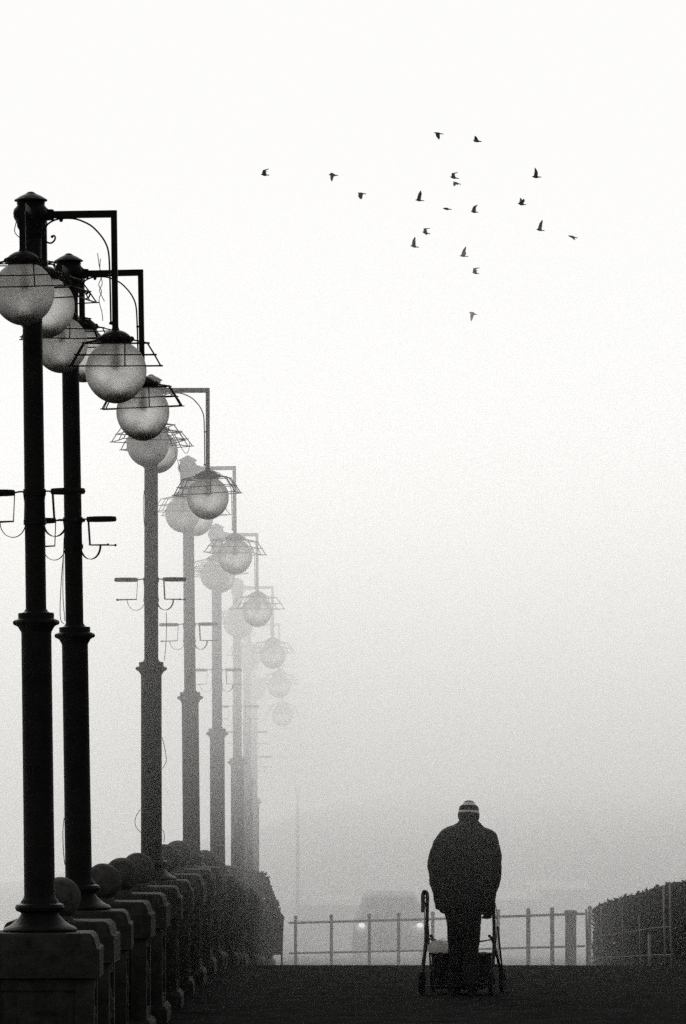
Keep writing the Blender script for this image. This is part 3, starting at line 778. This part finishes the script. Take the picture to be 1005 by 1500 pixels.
# coat
m = MB()
TS = [(lx(470), .0, lz(806), .178, .15), (lx(474), .0, lz(780), .196, .165), (lx(480), .005, lz(700), .225, .172), (lx(486), .01, lz(600), .238, .165), (lx(490), .03, lz(500), .245, .16),
      (lx(493), .055, lz(400), .235, .155), (lx(497), .08, lz(340), .218, .14), (lx(500), .10, lz(300), .190, .122), (lx(505), .115, lz(272), .145, .10), (lx(512), .135, lz(252), .100, .085), (lx(514), .155, lz(234), .078, .078), (lx(514), .16, lz(225), .072, .074)]
loft(m, TS, 28, 2.4)
def sleeve(pts, rs): m.tube(curve_pts(pts, 6), [v for i in range(len(rs) - 1) for v in [rs[i] + (rs[i + 1] - rs[i]) * k / 6 for k in range(6)]] + [rs[-1]], 18)
sleeve([(lx(430), .09, lz(320)), (lx(375), .085, lz(355)), (lx(328), .05, lz(450)), (lx(314), .03, lz(540)), (lx(326), .05, lz(640)), (lx(336), .08, lz(720)), (lx(338), .10, lz(785))],
       [.07, .092, .094, .086, .08, .072, .062])
sleeve([(lx(570), .09, lz(318)), (lx(622), .085, lz(350)), (lx(655), .06, lz(440)), (lx(660), .05, lz(550)), (lx(650), .075, lz(640)), (lx(636), .10, lz(715)), (lx(628), .12, lz(790))],
       [.07, .092, .088, .083, .078, .066, .056])
co = m.build('coat', M['coat'], man); remesh(co, .011, 5, .6); wrinkle(co, .034, .10, 1)
# coat hem band and collar
m = MB()
loft(m, [(lx(513), .155, lz(243), .086, .086), (lx(514), .165, lz(216), .083, .082), (lx(515), .17, lz(206), .078, .078)], 26)
cl = m.build('collar', M['coat'], man); remesh(cl, .009, 3, .5); wrinkle(cl, .01, .04, 1)
# trousers
m = MB()
loft(m, [(lx(475), 0, lz(700), .165, .13), (lx(474), -.005, lz(800), .166, .13), (lx(476), 0, lz(880), .150, .122), (lx(477), 0, lz(930), .134, .115), (lx(477), 0, lz(970), .115, .09), (lx(477), 0, lz(1010), .08, .06)])
for s in (-1, 1):
    k = KN[s]; a = AN[s]
    m.tube(curve_pts([(lx(477) + s * .068, 0, lz(860)), (lx(477) + s * .063, k[1] * .5, lz(960)), (k[0] + s * .0, k[1], k[2]), (lx(477) + s * .062, (k[1] + a[1]) / 2, .26), (a[0], a[1] - .01, .075)], 6),
           [.082 - .0 * i for i in range(7)] + [.078, .076, .074, .073, .072, .071] + [.07] * 6 + [.071, .072, .073, .074, .076, .078][:6], 16)
tr = m.build('trousers', M['trouser'], man); remesh(tr, .011, 4, .6); wrinkle(tr, .022, .09, 2)
# shoes
for s in (-1, 1):
    m = MB(); ax, ay, _ = AN[s]; ln = .02 if s > 0 else 0
    loft_pts = [(ax, ay - .075, .05), (ax, ay - .02, .055), (ax + s * .008, ay + .06, .05), (ax + s * .014, ay + .14, .042), (ax + s * .016, ay + .195, .036)]
    m.tube(curve_pts(loft_pts, 5), [.04] + [.047] * 9 + [.05] * 6 + [.047, .042, .034, .026, .02], 14)
    m.box(ax - .042, ax + .042 + s * .01, ay - .1, ay + .2, .0, .022)
    sh = m.build('shoe', M['shoe'], man); remesh(sh, .008, 3)
# knit hat, stripes woven round it (object origin at its rim)
m = MB(); HZ = lz(232)
prof = [(.080, 0), (.090, .006), (.0945, .028), (.094, .05), (.0895, .068), (.088, .085), (.0835, .108), (.078, .12), (.058, .131), (.053, .142), (.049, .153), (.034, .163), (.016, .168), (.004, .169)]
m.lathe(prof, n=36, sx=1.0, sy=1.06)
ht = m.build('knit_hat', M['hat'], man, loc=(lx(512), .185, HZ)); ht.rotation_euler = (radians(-6), radians(2), 0)
sb = ht.modifiers.new('sub', 'SUBSURF'); sb.levels = 1; sb.render_levels = 1
m = MB(); m.lathe([(.074, -.04), (.081, -.03), (.083, 0.0), (.08, .012)], n=30, sy=1.05); m.build('hair', M['hair'], man, loc=(lx(512), .185, HZ))

# ------------------------------------------------------------------ wheeled walker in front of him
YAW = radians(-10)
wk = empty('wheeled_walker', (MX + lx(452), MY + .12, 0), (0, 0, YAW)); tag(wk, 'wheeled walking frame with seat and dark basket pushed by the person', 'walker')
W2 = .283
def tubeobj(name, pts, r, mt='tube', par=wk, n=10, smoothn=6, cr=True):
    q = MB(); q.tube(curve_pts(pts, smoothn) if cr else pts, r, n); return q.build(name, M[mt], par)
for s in (-1, 1):
    q = MB()
    q.tube(curve_pts([(s * W2, -.10, .875), (s * W2, .02, .86), (s * (W2 + .004), .06, .78), (s * (W2 + .012), .045, .46), (s * (W2 + .018), -.10, .2), (s * (W2 + .018), -.145, .11)], 6), .0155, 10)
    q.tube(curve_pts([(s * (W2 - .03), .05, .50), (s * (W2 - .02), .22, .44), (s * (W2 + .012), .44, .18), (s * (W2 + .018), .50, .11)], 6), .0135, 10)
    q.tube([(s * (W2 + .0), .03, .47), (s * W2, .33, .30)], .010, 8)
    q.tube([(s * (W2 + .02), .20, .58), (s * (W2 + .03), .40, .20)], .008, 8)
    fr = q.build('frame', M['tube'], wk)
    q = MB(); q.tube([(s * W2, -.14, .876), (s * W2, -.09, .876), (s * W2, .0, .866)], [.019, .021, .019], 12); q.ball((s * W2, -.14, .876), .021, 10, 8)
    q.build('hand_grip', M['rubber'], wk)
    q = MB(); q.tube(curve_pts([(s * (W2 + .004), .03, .835), (s * (W2 - .0), -.05, .83), (s * (W2 + .01), -.11, .815)], 5), .006, 6)
    q.tube(curve_pts([(s * (W2 + .01), .04, .82), (s * (W2 + .03), .07, .7), (s * (W2 + .028), .05, .45), (s * (W2 + .03), -.09, .25)], 5), .0035, 6)
    q.build('brake_lever', M['rubber'], wk)
    for wy, r in ((-.145, .105), (.50, .105)):
        q = MB(); p = MB(); p.lathe([(r - .022, -.016), (r - .006, -.017), (r, -.008), (r, .008), (r - .006, .017), (r - .022, .016)], n=26)
        R = Matrix.Rotation(pi / 2, 3, 'Y'); q.add([R @ Vector(v) + Vector((s * (W2 + .018), wy, r)) for v in p.v], p.f)
        wheel = q.build('wheel', M['rubber'], wk)
        q = MB(); p = MB(); p.lathe([(.015, -.02), (.018, -.012), (.018, .012), (.015, .02)], n=12)
        for a in range(5):
            t = 2 * pi * a / 5; p.tube([(.012 * cos(t), .012 * sin(t), 0), ((r - .02) * cos(t), (r - .02) * sin(t), 0)], .006, 6)
        q.add([R @ Vector(v) + Vector((s * (W2 + .018), wy, r)) for v in p.v], p.f); q.build('hub', M['tube'], wheel)
        q = MB(); q.tube([(s * (W2 + .018) - .027, wy, r + .02), (s * (W2 + .018) - .027, wy, r)], .007, 6); q.tube([(s * (W2 + .018) + .027, wy, r + .02), (s * (W2 + .018) + .027, wy, r)], .007, 6)
        q.tube([(s * (W2 + .018) - .027, wy, r + .02), (s * (W2 + .018), wy + (.02 if wy < 0 else -.01), r + .12), (s * (W2 + .018) + .027, wy, r + .02)], .009, 6); q.build('fork', M['tube'], wheel)
q = MB(); q.box(-W2 + .02, W2 - .02, .10, .34, .325, .35); st = q.build('seat', M['basket'], wk, angle=30)
bv = st.modifiers.new('round', 'BEVEL'); bv.width = .012; bv.segments = 2
tubeobj('back_strap', [(-W2, .05, .475), (-.17, .18, .45), (0, .22, .435), (.17, .18, .452), (W2, .05, .475)], .0075)
tubeobj('cross_bar', [(-W2 - .01, .30, .24), (W2 + .01, .30, .24)], .011, cr=False)
tubeobj('rear_bar', [(-W2 - .015, -.12, .075), (W2 + .015, -.12, .075)], .006, cr=False)
m = MB(); loft(m, [(-.01, .20, .045, .20, .15), (-.01, .2, .075, .225, .165), (-.01, .2, .2, .240, .17), (-.005, .2, .29, .245, .17), (0, .2, .33, .235, .155), (.0, .2, .352, .19, .12)], 30, 5.5)
bk = m.build('basket', M['basket'], wk); remesh(bk, .012, 3); wrinkle(bk, .035, .12, 3)
q = MB(); q.box(-W2 - .048, -W2 - .017, -.03, .03, .70, .868); pc = q.build('side_pouch', M['pouch'], wk, angle=30); bv = pc.modifiers.new('round', 'BEVEL'); bv.width = .012; bv.segments = 2
# white carrier bag lying on the seat
wb = empty('carrier_bag', (MX + lx(318), MY + .28, .353)); tag(wb, 'crumpled white plastic bag lying on the seat of the walker', 'bag')
m = MB(); loft(m, [(0, 0, 0, .075, .08), (0, 0, .02, .098, .10), (.0, 0, .06, .096, .1), (.012, 0, .09, .07, .075), (.02, 0, .104, .035, .05)], 24, 2.6)
sa = m.build('sack', M['plastic'], wb); remesh(sa, .007, 2); wrinkle(sa, .032, .045, 4)
m = MB(); m.tube(curve_pts([(.02, -.03, .10), (.035, -.03, .125), (.05, .0, .115), (.045, .03, .1)], 5), .006, 6, flat=(1.8, .5)); m.build('handle', M['plastic'], wb)

# ------------------------------------------------------------------ pigeons
BY = 150.0
def bird(i, head, tail, tips, dark, label, fat=1.0, Y=BY):
    s = F / Y
    cx, cy = (head[0] + tail[0]) / 2, (head[1] + tail[1]) / 2
    org = Vector(((cx - 502.5) / s, Y, CAM_H + (1125 - cy) / s))
    def W(p, d=0.0): return Vector(((p[0] - cx) / s, d, -(p[1] - cy) / s))
    K = Y / 170; fat *= 1.05 * K
    h, t = W(head), W(tail); ax = (t - h); L = ax.length
    m = MB()
    st = [(0, .004), (.06, .010), (.12, .022), (.2, .026), (.3, .036), (.45, .043), (.6, .036), (.75, .02), (.86, .014)]
    m.tube([h + ax * u + Vector((0, 0, -.006 * sin(pi * u))) for u, r in st], [r * fat for u, r in st], 12, mi=0)
    side = Vector((0, 1, 0)); u_ = ax.normalized()
    b0 = h + ax * .78                                             # tail fan
    fan = [b0 - side * .018, b0 + side * .018, t + side * .05 * fat, t + u_ * .012, t - side * .05 * fat]
    up = Vector((0, 0, .011 * K))
    m.add([p + up for p in fan] + [p - up for p in fan], [(0, 1, 2, 3, 4), (9, 8, 7, 6, 5)] + [(k, (k + 1) % 5, 5 + (k + 1) % 5, 5 + k) for k in range(5)], 0)
    for wi, (tip, sd, bulge, mi) in enumerate(tips):
        T0 = W(tip); root = h + ax * .40 + Vector((0, sd * .03, .01))
        flatlen = (T0 - root).length
        d = math.sqrt(max((.30 * K) ** 2 - flatlen ** 2, .0)); T = T0 + Vector((0, sd * (.03 + d), 0))
        mid = (root + T) / 2 + u_ * bulge * -.085 * K + Vector((0, 0, .02 if tip[1] < cy else -.005))
        a0, a1 = root - u_ * .06 * K, root + u_ * .075 * K
        m0, m1 = mid - u_ * .042 * K, mid + u_ * .056 * K
        e0, e1 = T * .75 + mid * .25 - u_ * .016 * K, T * .65 + mid * .35 + u_ * .032 * K
        nrm = (a1 - a0).cross(T - root); nrm = nrm.normalized() * .005 if nrm.length > 1e-6 else Vector((0, .005, 0))
        ring = [a0, m0, e0, T, e1, m1, a1]; n7 = 7
        m.add([p + nrm for p in ring] + [p - nrm for p in ring],
              [(0, 1, 5, 6), (1, 2, 4, 5), (2, 3, 4), (13, 12, 8, 7), (12, 11, 9, 8), (11, 10, 9)] + [(k, (k + 1) % 7, 7 + (k + 1) % 7, 7 + k) for k in range(7)], mi)
    o = m.build('pigeon', [M['birdbody'], M['birdwing'], M['birdpale']], None, loc=org, angle=60)
    tag(o, label, 'bird', 'flock of pigeons in the sky')
B = [
 ((382, 255), (394, 256.5), [((394.6, 248), -1, 1, 1), ((392, 250), 1, 1, 1)], 'grey pigeon furthest left of the flock, one short wing raised', 1),
 ((481.5, 255.5), (494.8, 257), [((486, 267), -1, .2, 2), ((484.4, 251.5), 1, 0, 0)], 'pigeon with spread dark tail and pale wing down, second from the left', 1.1),
 ((523.5, 282.5), (536, 284), [((527.3, 292.5), -1, .4, 1), ((529, 291), 1, 0, 1)], 'small pigeon with wings down, between the second pigeon and the middle group', .8),
 ((635.3, 194), (649, 196.3), [((642.8, 205.5), -1, .4, 1), ((643.5, 203), 1, 0, 1)], 'pigeon with wings pointing down at the top of the flock', .8),
 ((692.8, 205), (705, 207.4), [((696, 197.5), 1, 0, 0), ((695.4, 209.8), -1, .3, 1)], 'dark pigeon with one wing up, right of the topmost wings-down pigeon', 1.1),
 ((659, 258.8), (671.8, 261.4), [((671, 251.3), 1, 1.1, 1), ((665, 263), -1, .2, 0)], 'pigeon with bent raised wing just above a paler gliding pigeon', .9),
 ((663.3, 266), (674.7, 270), [((664.8, 274.3), -1, .3, 2), ((670, 269), 1, 0, 2)], 'pale pigeon with wing hanging down just below another pigeon', .7),
 ((608, 292.6), (620.8, 294), [((616.5, 278.8), -1, .1, 1), ((617.5, 281), 1, .1, 1)], 'pigeon with tall upright wing, upper left of the wingless-looking one', .75),
 ((648.5, 304.8), (661, 306.8), [((656, 304.2), 1, 0, 0), ((653, 306), -1, 0, 0)], 'dark pigeon seen edge-on, wings level, in the middle of the flock', .9),
 ((689.6, 309), (700.2, 311), [((699.3, 300.8), -1, .5, 1), ((697, 303), 1, .4, 1)], 'plump pigeon with back-swept raised wing, right of the edge-on pigeon', 1),
 ((618.5, 339.5), (629.8, 342.6), [((630.4, 333.2), 1, 1.2, 1), ((624.3, 345.6), -1, .1, 0)], 'pigeon with curved wing above a pigeon with an upright wing', .9),
 ((601, 359.4), (613.3, 362.3), [((608, 346.8), -1, .2, 1), ((607, 350), 1, .2, 1)], 'pigeon with blunt upright wing, just below the curved-wing pigeon', .9),
 ((672.8, 374.4), (685.5, 375.6), [((682.5, 360.8), -1, .1, 2), ((682, 368), 1, -.2, 0)], 'slim pale-winged pigeon with dark tail, third up from the bottom', .6),
 ((691.5, 398.6), (701.5, 401), [((703, 393), -1, 1.2, 1), ((700, 395), 1, .8, 1)], 'grey pigeon with wing swept far back, second up from the bottom', .8),
 ((779, 258.6), (792.5, 259.4), [((783.2, 245.8), -1, -.3, 1), ((785, 249), 1, -.3, 2)], 'dark-bodied pigeon with pale upright wing, highest on the right', .95),
 ((758.5, 297.6), (770, 299.8), [((762.4, 288.5), 1, -.2, 2), ((766.9, 292.8), -1, -.3, 0)], 'pigeon with one pale and one dark wing, on the right of the flock', 1.1),
 ((785.4, 335.6), (797.3, 337.8), [((794.6, 321.8), -1, .1, 1), ((793, 325), 1, 0, 2)], 'dark-bodied pigeon with narrow upright wing, near the swept-wing pigeon', .85),
 ((832, 345), (845.7, 348.5), [((845.9, 347.4), 1, .3, 0), ((841.7, 353), -1, .1, 0)], 'banking dark pigeon with both wings swept back, furthest right', .85),
 ((687.5, 457.3), (698.3, 461), [((690, 471), -1, .1, 1), ((693, 458), 1, .2, 0)], 'lowest pigeon of the flock, dark tail spread and wing down', 1.15),
]
for i, (h, t, tips, lab, fat) in enumerate(B): bird(i, h, t, tips, 0, lab, fat, BY + random.Random(i).uniform(-6, 6))

# ------------------------------------------------------------------ the fog: one closed box round everything
mb = MB(); mb.box(-262, 262, -14, 642, -10.8, 24.5)
hz_ = mb.build('haze', [], smooth=False); hz_['kind'] = 'stuff'
m = bpy.data.materials.new('sea_fog'); m.use_nodes = True; nt = m.node_tree; N = nt.nodes; L = nt.links
for nd in list(N):
    if nd.type == 'BSDF_PRINCIPLED': N.remove(nd)
pv = N.new('ShaderNodeVolumePrincipled'); L.new(pv.outputs['Volume'], N['Material Output'].inputs['Volume'])
pv.inputs['Color'].default_value = (.95, .947, .94, 1); pv.inputs['Anisotropy'].default_value = .735
ge = N.new('ShaderNodeNewGeometry'); sp = N.new('ShaderNodeSeparateXYZ'); L.new(ge.outputs['Position'], sp.inputs[0])
def mrange(sock, a, b, c=0.0, d=1.0):
    r = N.new('ShaderNodeMapRange'); r.interpolation_type = 'SMOOTHSTEP'
    for nme, v in (('From Min', a), ('From Max', b), ('To Min', c), ('To Max', d)): r.inputs[nme].default_value = v
    L.new(sock, r.inputs['Value']); return r.outputs['Result']
def mth(op, a, b):
    q = N.new('ShaderNodeMath'); q.operation = op
    for i, v in enumerate((a, b)):
        if isinstance(v, (int, float)): q.inputs[i].default_value = v
        else: L.new(v, q.inputs[i])
    return q.outputs[0]
bank = mrange(sp.outputs['Y'], 35, 47)             # the bank of fog has drifted in up to the third lamp
lift = mrange(sp.outputs['Z'], .3, 4.0, .042, 1.0)      # thinner close to the ground
deep = mrange(sp.outputs['Y'], 49, 76, 0, .15)        # and thicker down the road
top = mrange(sp.outputs['Z'], 4.4, 7.0, 1.0, 0.0)      # clear air above
dens = mth('MULTIPLY', mth('MULTIPLY', bank, mth('MINIMUM', mth('ADD', lift, deep), 1.0)), top)
thick = mrange(sp.outputs['Y'], 52, 88, .048, .075)
pn = N.new('ShaderNodeTexNoise'); pn.inputs['Scale'].default_value = .16; pn.inputs['Detail'].default_value = 1.0   # drifting patches
L.new(ge.outputs['Position'], pn.inputs['Vector'])
patch = mrange(pn.outputs['Fac'], .25, .75, .68, 1.32)
L.new(mth('MULTIPLY', mth('MULTIPLY', dens, thick), patch), pv.inputs['Density'])
hz_.data.materials.append(m)

# ------------------------------------------------------------------ light
SUN_EL, SUN_AZ = radians(25), radians(-8)               # high veiled sun ahead of the camera
w = bpy.data.worlds.new('World'); SC.world = w; w.use_nodes = True
nt = w.node_tree; N = nt.nodes; L = nt.links
sky = N.new('ShaderNodeTexSky'); sky.sky_type = 'NISHITA'; sky.sun_disc = False
sky.sun_elevation = SUN_EL; sky.sun_rotation = SUN_AZ; sky.dust_density = 6.0; sky.air_density = 1.0; sky.altitude = 0
bw = N.new('ShaderNodeRGBToBW'); L.new(sky.outputs['Color'], bw.inputs['Color'])
tint = N.new('ShaderNodeMix'); tint.data_type = 'RGBA'; tint.blend_type = 'MULTIPLY'; tint.inputs['Factor'].default_value = 1
L.new(bw.outputs['Val'], tint.inputs['A']); tint.inputs['B'].default_value = (1, .995, .98, 1)
L.new(tint.outputs['Result'], N['Background'].inputs['Color']); N['Background'].inputs['Strength'].default_value = .145
sl = bpy.data.lights.new('sun', 'SUN'); sl.energy = .55; sl.angle = radians(14); sl.color = (1, .985, .96)
so = bpy.data.objects.new('sun', sl); COL.objects.link(so)
dirv = Vector((sin(SUN_AZ) * cos(SUN_EL), cos(SUN_AZ) * cos(SUN_EL), sin(SUN_EL)))
so.rotation_euler = dirv.to_track_quat('Z', 'Y').to_euler(); so.location = (0, 20, 30)

# ------------------------------------------------------------------ camera
cd = bpy.data.cameras.new('camera'); cd.sensor_fit = 'VERTICAL'; cd.sensor_height = 24; cd.lens = 24 * F / 1500; cd.shift_y = 375 / 1500
cd.clip_end = 2000; cd.clip_start = .1
co_ = bpy.data.objects.new('camera', cd); COL.objects.link(co_); co_.location = (0, 0, CAM_H); co_.rotation_euler = (pi / 2, 0, 0)
SC.camera = co_
SC.view_settings.view_transform = 'Standard'; SC.view_settings.look = 'None'; SC.view_settings.exposure = 0; SC.view_settings.gamma = 1
c = SC.cycles
c.use_denoising = False; c.volume_bounces = 2; c.max_bounces = 14; c.sample_clamp_direct = .975; c.sample_clamp_indirect = .975; c.diffuse_bounces = 10; c.transmission_bounces = 12; c.volume_step_rate = .12; c.volume_max_steps = 512
